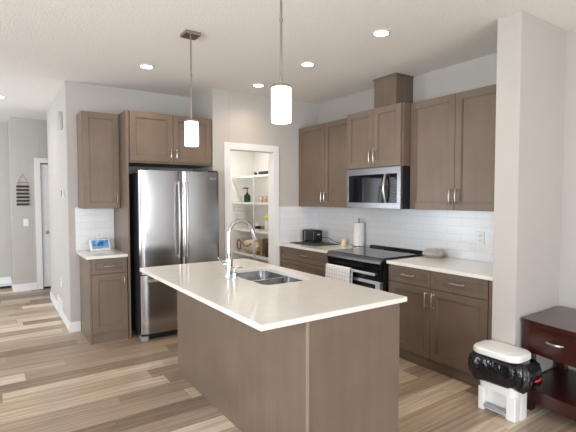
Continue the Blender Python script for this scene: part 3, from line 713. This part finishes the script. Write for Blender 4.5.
# faucet
fx, fy = 1.442, 2.875
t = thing('faucet', 'chrome gooseneck pull-down faucet standing beside the island sink', 'faucet', (fx, fy, 0.914))
MB().lathe([(0, 0.9142), (0.032, 0.9142), (0.032, 0.920), (0.030, 0.926), (0.027, 0.934), (0.026, 1.045), (0.022, 1.052), (0, 1.052)], (fx, fy), 28).build('base', M['chrome'], t)
pts = [(fx, fy, 1.05), (fx, fy, 1.12), (fx, fy, 1.232)]; R = 0.10
for k in range(1, 15):
    a = math.pi - math.radians(164)*k/14; pts.append((fx+R+R*math.cos(a), fy, 1.232+R*math.sin(a)))
MB().tube(pts, 0.0135, 16).build('spout', M['chrome'], t)
e = Vector(pts[-1]); dv = (Vector(pts[-1])-Vector(pts[-2])).normalized()
MB().tube([e-dv*0.004, e+dv*0.01, e+dv*0.04, e+dv*0.080, e+dv*0.088], [0.0137, 0.0165, 0.0175, 0.0195, 0.0165], 16).build('spray_head', M['chrome'], t)
mb = MB(); mb.tube([(fx-0.022, fy, 1.015), (fx-0.045, fy+0.006, 1.016)], 0.013, 12); mb.tube([(fx-0.045, fy+0.006, 1.016), (fx-0.060, fy+0.008, 1.030), (fx-0.085, fy+0.012, 1.07)], [0.007, 0.0065, 0.005], 10); mb.build('lever', M['chrome'], t)
sx, sy = 1.432, 2.765
t = thing('soap_dispenser', 'short chrome soap dispenser on the worktop in front of the faucet', 'soap dispenser', (sx, sy, 0.914))
MB().lathe([(0, 0.9142), (0.024, 0.9142), (0.024, 0.920), (0.017, 0.924), (0.0165, 0.965), (0.012, 0.970), (0, 0.970)], (sx, sy), 24).build('base', M['chrome'], t)
mb = MB(); mb.lathe([(0, 0.9705), (0.007, 0.9705), (0.007, 0.992), (0.014, 0.994), (0.014, 1.004), (0, 1.006)], (sx, sy), 20)
mb.tube([(sx, sy, 0.999), (sx+0.05, sy, 1.000), (sx+0.062, sy, 0.992)], 0.0055, 10); mb.build('pump', M['chrome'], t)

# ================================================================== on the counters
MB_ = MB().box(3.21, 3.60, 4.10, 4.63, 0.9145, 0.9205, 0.002)
tag(MB_.build('counter_mat', M['mat']), 'dark grey mat lying on the counter under the toaster', 'mat')
t = thing('toaster', 'black two-slot toaster on the dark mat', 'toaster', (3.50, 4.44, 0.921))
tx0, tx1, ty0, ty1, tz = 3.39, 3.55, 4.36, 4.61, 0.921
mb = MB(); mb.box(tx0, tx1, ty0, ty1, tz+0.012, tz+0.165, 0.022, 4); tb = mb.build('body', M['black'], t)
MB().box(tx0+0.008, tx1-0.008, ty0+0.008, ty1-0.008, tz, tz+0.014, 0.003).build('base', M['charcoal'], t)
for x in (tx0+0.035, tx0+0.090): MB().box(x, x+0.030, ty0+0.04, ty1-0.04, tz+0.1645, tz+0.1665, 0.0005).build('slot', M['charcoal'], tb)
MB().box((tx0+tx1)/2-0.02, (tx0+tx1)/2+0.02, ty0-0.018, ty0+0.002, tz+0.10, tz+0.118, 0.004).build('lever', M['grey_pl'], t)
MB().box(tx0-0.003, tx0+0.002, ty1-0.075, ty1-0.065, tz+0.02, tz+0.150, 0.001).build('trim', M['grey_pl'], t)
mb = MB(); mb.tube([(3.53, 4.362, 0.990), (3.575, 4.28, 0.985), (3.60, 4.22, 0.955), (3.615, 4.16, 0.935), (3.64, 4.12, 0.922), (3.69, 4.09, 0.920)], 0.004, 8)
mb.build('cord', M['black'], t)
t = thing('paper_towel_holder', 'steel upright holder carrying a paper towel roll by the range', 'paper towel holder', (3.63, 3.83, 0.914))
MB().lathe([(0, 0.9143), (0.082, 0.9143), (0.082, 0.924), (0.076, 0.929), (0.012, 0.930), (0, 0.930)], (3.62, 3.765), 32).build('base', M['nickel'], t)
MB().lathe([(0, 0.9305), (0.008, 0.9305), (0.008, 1.222), (0.0145, 1.226), (0.0145, 1.256), (0.010, 1.262), (0, 1.262)], (3.62, 3.765), 20).build('rod', M['grey_pl'], t)
tag(MB().lathe([(0.020, 0.9315), (0.062, 0.9315), (0.063, 0.934), (0.063, 1.205), (0.061, 1.208), (0.020, 1.208), (0.020, 0.9315)], (3.62, 3.765), 40).build('paper_towel_roll', M['paper']), 'white paper towel roll on the steel upright holder', 'paper towel')
t = thing('candle_jar', 'small pale yellow candle jar between the toaster mat and the paper towel', 'candle', (3.62, 4.035, 0.914))
MB().lathe([(0, 0.9143), (0.028, 0.9143), (0.031, 0.920), (0.031, 0.965), (0.029, 0.970), (0, 0.968)], (3.62, 4.035), 20).build('wax', M['candle'], t)
MB().lathe([(0, 0.9705), (0.031, 0.9705), (0.031, 0.982), (0, 0.984)], (3.62, 4.035), 20).build('lid', M['jar'], t)
# clear plastic clamshell
t = thing('plastic_container', 'clear domed plastic food container on the counter right of the range', 'container', (3.60, 2.715, 0.914))
def dome(a, b_, z0, hh, n=28):
    L_ = []
    for k in range(7):
        f = k/6; s_ = math.cos(f*math.pi/2*0.82); z = z0 + hh*math.sin(f*math.pi/2)/math.sin(math.pi/2)
        L_.append([(3.60+a*s_*math.cos(2*math.pi*i/n), 2.69+0.86*b_*s_*math.sin(2*math.pi*i/n), z) for i in range(n)])
    return L_
o = MB().loft(dome(0.095, 0.135, 0.940, 0.062), False, True).build('lid', M['glass'], t, 60)
so = o.modifiers.new('thickness', 'SOLIDIFY'); so.thickness = 0.001
o = MB().loft([[(3.60+a*math.cos(2*math.pi*i/28), 2.69+0.86*b_*math.sin(2*math.pi*i/28), z) for i in range(28)] for a, b_, z in ((0.075, 0.115, 0.9146), (0.092, 0.132, 0.932), (0.098, 0.139, 0.938))], True, False).build('tray', M['glass'], t, 60)
so = o.modifiers.new('thickness', 'SOLIDIFY'); so.thickness = 0.001; so.offset = 1
MB().loft([[(3.60+a*math.cos(2*math.pi*i/20), 2.69+0.86*b_*math.sin(2*math.pi*i/20), z) for i in range(20)] for a, b_, z in ((0.050, 0.090, 0.919), (0.060, 0.095, 0.926), (0.05, 0.085, 0.934), (0.02, 0.05, 0.938))], True, True).build('pastry', plain('pale_pastry', (0.86, 0.76, 0.68), 0.7, noise=0.06), t)
# smart display
t = thing('smart_display', 'white tilted smart display with a blue screen on the small counter', 'display', (1.0, 5.19, 0.914))
rot = Matrix.Translation((0.990, 5.12, 0.9145)) @ Matrix.Rotation(math.radians(8), 4, 'Z') @ Matrix.Rotation(math.radians(-28), 4, 'X')
mb = MB(); mb.box(-0.112, 0.112, 0, 0.016, 0.004, 0.148, 0.006, 3); bmesh.ops.transform(mb.bm, matrix=rot, verts=mb.bm.verts); mb.build('frame', M['white_pl'], t)
mb = MB(); mb.box(-0.090, 0.090, -0.0015, 0.001, 0.030, 0.132, 0.0005); bmesh.ops.transform(mb.bm, matrix=rot, verts=mb.bm.verts); mb.build('screen', M['screen'], t)
mb = MB(); mb.box(-0.085, 0.085, 0.018, 0.095, 0.0, 0.055, 0.015, 3); bmesh.ops.transform(mb.bm, matrix=Matrix.Translation((0.990, 5.12, 0.9145)) @ Matrix.Rotation(math.radians(8), 4, 'Z'), verts=mb.bm.verts); mb.build('stand', M['grey_pl'], t)

# ================================================================== wall devices
def outlet(label, face, pl, u, v, kind='outlet', name='wall_outlet', group='wall plates', base=M['white_pl']):
    o = thing(name, label, kind, fpt(face, pl, u, v, 0), group)
    mb = MB(); fbox(mb, face, pl, u-0.036, u+0.036, v-0.058, v+0.058, 0.0003, 0.006, 0.002); mb.build('plate', base, o)
    if name == 'wall_outlet':
        for s_ in (-0.024, 0.024):
            mb = MB(); fbox(mb, face, pl, u-0.017, u+0.017, v+s_-0.015, v+s_+0.015, 0.0055, 0.0075, 0.001); rc = mb.build('receptacle', M['trim'], o)
            mb = MB(); fbox(mb, face, pl, u-0.008, u-0.005, v+s_-0.006, v+s_+0.006, 0.0073, 0.0080); fbox(mb, face, pl, u+0.005, u+0.008, v+s_-0.006, v+s_+0.006, 0.0073, 0.0080); mb.build('slots', M['charcoal'], rc)
    else:
        mb = MB(); fbox(mb, face, pl, u-0.016, u+0.016, v-0.032, v+0.032, 0.0055, 0.009, 0.002); mb.build('rocker', M['trim'], o)
outlet('white wall outlet on the tiles right of the range', 'x', XR-0.009, 2.257, 1.13)
outlet('white wall outlet on the tiles behind the smart display', 'y', YF-0.009, 1.005, 1.055)
outlet('low white wall outlet on the hall wall above the return grille', 'x', XH, 6.02, 0.45)
outlet('white light switch at the hall end below the hanging sign', 'y', YD, 0.44, 1.11, 'switch', 'light_switch')
t = thing('door_chime', 'small pale door chime box high on the hall wall', 'chime', (XH, 5.64, 2.35))
mb = MB(); fbox(mb, 'x', XH, 5.60, 5.72, 2.315, 2.50, 0.0003, 0.038, 0.005); mb.build('case', M['white_pl'], t)
mb = MB(); fbox(mb, 'x', XH, 5.595, 5.64, 2.30, 2.50, 0.0003, 0.045, 0.004); mb.build('cover', M['nickel'], t)
t = thing('thermostat', 'small white thermostat with a dark display on the hall wall', 'thermostat', (XH, 5.62, 1.56))
mb = MB(); fbox(mb, 'x', XH, 5.575, 5.675, 1.52, 1.60, 0.0003, 0.022, 0.005); mb.build('case', M['white_pl'], t)
mb = MB(); fbox(mb, 'x', XH, 5.60, 5.672, 1.523, 1.597, 0.0215, 0.0235, 0.0006); mb.build('display', M['charcoal'], t)
t = thing('return_grille', 'white return air grille low on the hall wall', 'vent', (XH, 6.17, 0.1))
mb = MB(); fbox(mb, 'x', XH, 5.932, 6.418, 0.004, 0.018, 0.0003, 0.014); fbox(mb, 'x', XH, 5.932, 6.418, 0.205, 0.222, 0.0003, 0.014)
fbox(mb, 'x', XH, 5.932, 5.950, 0.018, 0.205, 0.0003, 0.014); fbox(mb, 'x', XH, 6.400, 6.418, 0.018, 0.205, 0.0003, 0.014); fbox(mb, 'x', XH, 5.95, 6.40, 0.018, 0.205, 0.0003, 0.004); mb.build('frame', M['trim'], t)
mb = MB()
for k in range(9): fbox(mb, 'x', XH, 5.951, 6.399, 0.026+0.02*k, 0.037+0.02*k, 0.0045, 0.011)
mb.build('louvres', M['trim'], t)
# hanging slat sign in the hall
t = thing('hanging_sign', 'hanging sign of black slats on twine at the hall end', 'sign', (0.41, YD, 1.38))
sxm = 0.405
mb = MB()
for s_ in (-1, 1): mb.tube([(sxm, YD-0.006, 1.895), (sxm+s_*0.062, YD-0.008, 1.757), (sxm+s_*0.062, YD-0.010, 1.385)], 0.003, 6)
mb.build('cord', M['twine'], t)
mb = MB(); mb.tube([(sxm-0.075, YD-0.012, 1.757), (sxm+0.075, YD-0.012, 1.757)], 0.008, 8); mb.build('rod', M['twine'], t)
for k in range(6):
    z = 1.692 - 0.0575*k
    pl_ = MB().box(sxm-0.088, sxm+0.088, YD-0.020, YD-0.0125, z-0.0165, z+0.0165, 0.002).build('slat', M['darkslat'], t)

# ================================================================== lamps
def spot(name, loc, power, size=2.6, blend=1.0):
    l = bpy.data.lights.new(name, 'SPOT'); l.energy = power; l.spot_size = size; l.spot_blend = blend; l.shadow_soft_size = 0.05; l.color = (1.0, 0.80, 0.60)
    o = bpy.data.objects.new(name, l); COL.objects.link(o); o.location = loc; return o
proto = None
for (x, y, lb) in ((2.53, 4.275, 'round ceiling downlight in front of the pantry door'), (2.53, 3.345, 'round ceiling downlight above the range aisle, right of the near pendant'),
                   (2.53, 2.395, 'round ceiling downlight nearest the white partition, at the upper right'), (1.273, 4.285, 'round ceiling downlight in front of the fridge, left of the far pendant'),
                   (0.10, 6.59, 'round ceiling downlight over the hall at the left edge')):
    if proto is None:
        proto = thing('ceiling_downlight', lb, 'downlight', (x, y, CH-0.010), 'recessed ceiling downlights')
        MB().lathe([(0.055, CH-0.0005), (0.075, CH-0.0005), (0.075, CH-0.003), (0.059, CH-0.008), (0.055, CH-0.008), (0.055, CH-0.0005)], (x, y), 32).build('trim_ring', M['trim'], proto)
        MB().lathe([(0, CH-0.006), (0.0545, CH-0.006), (0.0545, CH-0.002), (0, CH-0.002)], (x, y), 32).build('lens', M['lens'], proto)
        p0 = (x, y)
    else: copy_tree(proto, (x-p0[0], y-p0[1], 0), lb)
    spot('downlight_bulb', (x, y, CH-0.015), 16)
spot('pantry_fill', (2.9, 5.6, CH-0.03), 50, 2.9).data.color = (1.0, 0.95, 0.88)  # unseen lamp without a fixture, added to brighten the pantry
def pendant(x, y, label):
    t = thing('pendant_lamp', label, 'pendant lamp', (x, y, 1.91), 'pendant lamps over the island')
    MB().box(x-0.062, x+0.062, y-0.062, y+0.062, CH-0.026, CH-0.0005, 0.004).build('canopy', M['bronze'], t)
    mb = MB(); mb.tube([(x, y, 2.12), (x, y, 2.46)], 0.0065, 12); mb.tube([(x, y, 2.455), (x, y, 2.475)], 0.009, 12); mb.tube([(x, y, 2.47), (x, y, CH-0.025)], 0.0065, 12); mb.build('rod', M['bronze'], t)
    MB().lathe([(0, 2.124), (0.012, 2.124), (0.014, 2.117), (0.050, 2.116), (0.053, 2.111), (0.053, 2.101), (0, 2.101)], (x, y), 32).build('shade_cap', M['bronze'], t)
    MB().lathe([(0, 2.1005), (0.0525, 2.1005), (0.054, 2.097), (0.054, 1.918), (0.0515, 1.915), (0.046, 1.917), (0, 1.919)], (x, y), 40).build('shade', M['shade'], t)
    return t
a = pendant(1.308, 3.245, 'far pendant lamp with a lit white cylinder shade, before the fridge cabinet')
copy_tree(a, (0.002, 1.971-3.245, 0), 'near pendant lamp with a lit white cylinder shade, larger and nearer the camera')

# ================================================================== bin
t = thing('pedal_bin', 'white plastic pedal bin standing before the white partition', 'bin', (2.92, 1.59, 0))
bx0, bx1, by0, by1 = 2.825, 3.012, 1.452, 1.722
def ring(ins, z, x0=bx0, x1=bx1, y0=by0, y1=by1, r=0.05): return [(x, y, z) for x, y in rrect(x0+ins, x1-ins, y0+ins, y1-ins, r, 5)]
# body in front has a notch for the pedal: built from a lower frame around it and the upper wall
mb = MB()
mb.loft([ring(0.002, 0.165), ring(-0.004, 0.20), ring(-0.012, 0.385)], True, True)
mb.loft([[(x, y, z) for x, y in rrect(bx0+0.052, bx1, by0, by1, 0.045, 5)] for z in (0.0, 0.166)], True, True)
mb.box(bx0+0.002, bx0+0.07, by0+0.001, by0+0.068, 0.0, 0.168, 0.010, 3); mb.box(bx0+0.002, bx0+0.07, by1-0.046, by1-0.001, 0.0, 0.168, 0.010, 3)
mb.build('bin_body', M['white_pl'], t)
MB().box(bx0-0.006, bx0+0.050, by0+0.072, by1-0.050, 0.035, 0.055, 0.006).build('pedal', M['grey_pl'], t)
lid = MB(); lx0, lx1, ly0, ly1 = 2.782, 3.024, 1.425, 1.765
def lring(ins, z): return [(x, y, z) for x, y in rrect(lx0+ins, lx1-ins, ly0+ins, ly1-ins, 0.075-ins*0.4, 6)]
lid.loft([lring(0.006, 0.412), lring(0.0, 0.418), lring(0.0, 0.446), lring(0.008, 0.457), lring(0.03, 0.463), lring(0.07, 0.466)], True, True)
lid.build('lid', M['white_pl'], t, 30)
# bin bag: folded over the rim, a full wrinkled skirt
t = thing('bin_bag', 'glossy black bin bag folded over the rim of the white pedal bin', 'bag', (2.92, 1.59, 0.23))
def bring(off, z, amp, ph):
    n = 96; out = []
    cx, cy = (bx0+bx1)/2, (by0+by1)/2
    base = rrect(bx0, bx1, by0, by1, 0.06, 23)
    for k, (x, y) in enumerate(base):
        a = 2*math.pi*k/len(base); d_ = Vector((x-cx, y-cy)).normalized()
        w = off + amp*(math.sin(7*a+ph) + 0.6*math.sin(17*a+2.1*ph) + 0.4*math.sin(29*a+ph*3))
        side = max(0, math.cos(math.atan2(d_.y, d_.x) + math.pi/2 - 0.1))**6 * 0.035       # slack gathered at one end
        w += side + max(0, math.cos(math.atan2(d_.y, d_.x) - math.pi/2 - 0.3))**6 * 0.022
        out.append((x+d_.x*w, y+d_.y*w, z + amp*1.6*math.sin(5*a+ph)))
    return out
L_ = [bring(0.013, 0.404, 0.0, 0.1), bring(0.030, 0.398, 0.003, 0.3), bring(0.050, 0.375, 0.006, 0.8), bring(0.058, 0.340, 0.008, 1.3), bring(0.060, 0.300, 0.009, 1.9), bring(0.054, 0.262, 0.010, 2.5), bring(0.040, 0.238, 0.010, 2.9), bring(0.016, 0.228, 0.006, 3.4)]
o = MB().loft(L_, False, False).build('bag_skirt', M['bag'], t, 60)
so = o.modifiers.new('thickness', 'SOLIDIFY'); so.thickness = 0.0012; so.offset = 0
mb = MB(); mb.tube([(2.885, 1.374, 0.300), (2.905, 1.358, 0.303), (2.93, 1.350, 0.309), (2.95, 1.352, 0.316)], [0.004, 0.007, 0.007, 0.004], 8); mb.build('drawstring', M['red'], t)

# ================================================================== console table
t = thing('console_table', 'dark cherry bow-front console table with a drawer row and low shelf, right of the bin', 'table', (3.38, 0.95, 0))
ty0, ty1, tX = 0.47, 1.552, 3.668
def xfront(y, off=0.0): s_ = (y-ty0)/(ty1-ty0); return 3.092 + off - 0.075*(1-(2*s_-1)**2)
def bowpoly(off, y0, y1, xb, n=24):
    ysn = [y0+(y1-y0)*k/n for k in range(n+1)]
    return [(xfront(y, off), y) for y in ysn] + [(xb, y1), (xb, y0)]
MB().prism(bowpoly(-0.008, ty0, ty1, tX), 0.626, 0.652, 'z', 0.004).build('top', M['cherry'], t)
MB().prism(bowpoly(0.008, ty0+0.012, ty1-0.012, tX-0.008), 0.420, 0.6255, 'z', 0.003).build('apron', M['cherry'], t)
for (a, b_) in ((0.545, 0.870), (0.890, 1.130), (1.150, 1.475)):
    n = 14; ysn = [a+(b_-a)*k/n for k in range(n+1)]
    poly = [(xfront(y, -0.001), y) for y in ysn] + [(xfront(y, 0.012), y) for y in reversed(ysn)]
    d = MB().prism(poly, 0.450, 0.602, 'z', 0.002).build('drawer', M['cherry'], t)
    yc = (a+b_)/2; hm = MB()
    hm.tube([(xfront(yc+0.060*s_)-0.006-0.020*(1-s_*s_), yc+0.060*s_, 0.537-0.004*(1-s_*s_)) for s_ in [k/6-1 for k in range(13)]], [0.004, 0.007]+[0.009]*9+[0.007, 0.004], 10)
    for s_ in (-0.045, 0.045): hm.tube([(xfront(yc+s_)+0.002, yc+s_, 0.536), (xfront(yc+s_)-0.014, yc+s_, 0.536)], 0.006, 8)
    hm.build('handle', M['nickel'], d)
for x in (xfront(ty1-0.012, 0.010), tX-0.070):
    for y in (ty0+0.014, ty1-0.072):
        MB().box(x, x+0.058, y, y+0.058, 0.0, 0.4195, 0.003).build('leg', M['cherry'], t)
MB().prism(bowpoly(0.002, ty0+0.006, ty1-0.006, tX-0.004), 0.150, 0.172, 'z', 0.003).build('shelf', M['cherry'], t)
MB().prism(bowpoly(0.012, ty0+0.012, ty1-0.012, tX-0.010), 0.075, 0.1495, 'z', 0.003).build('shelf_apron', M['cherry'], t)
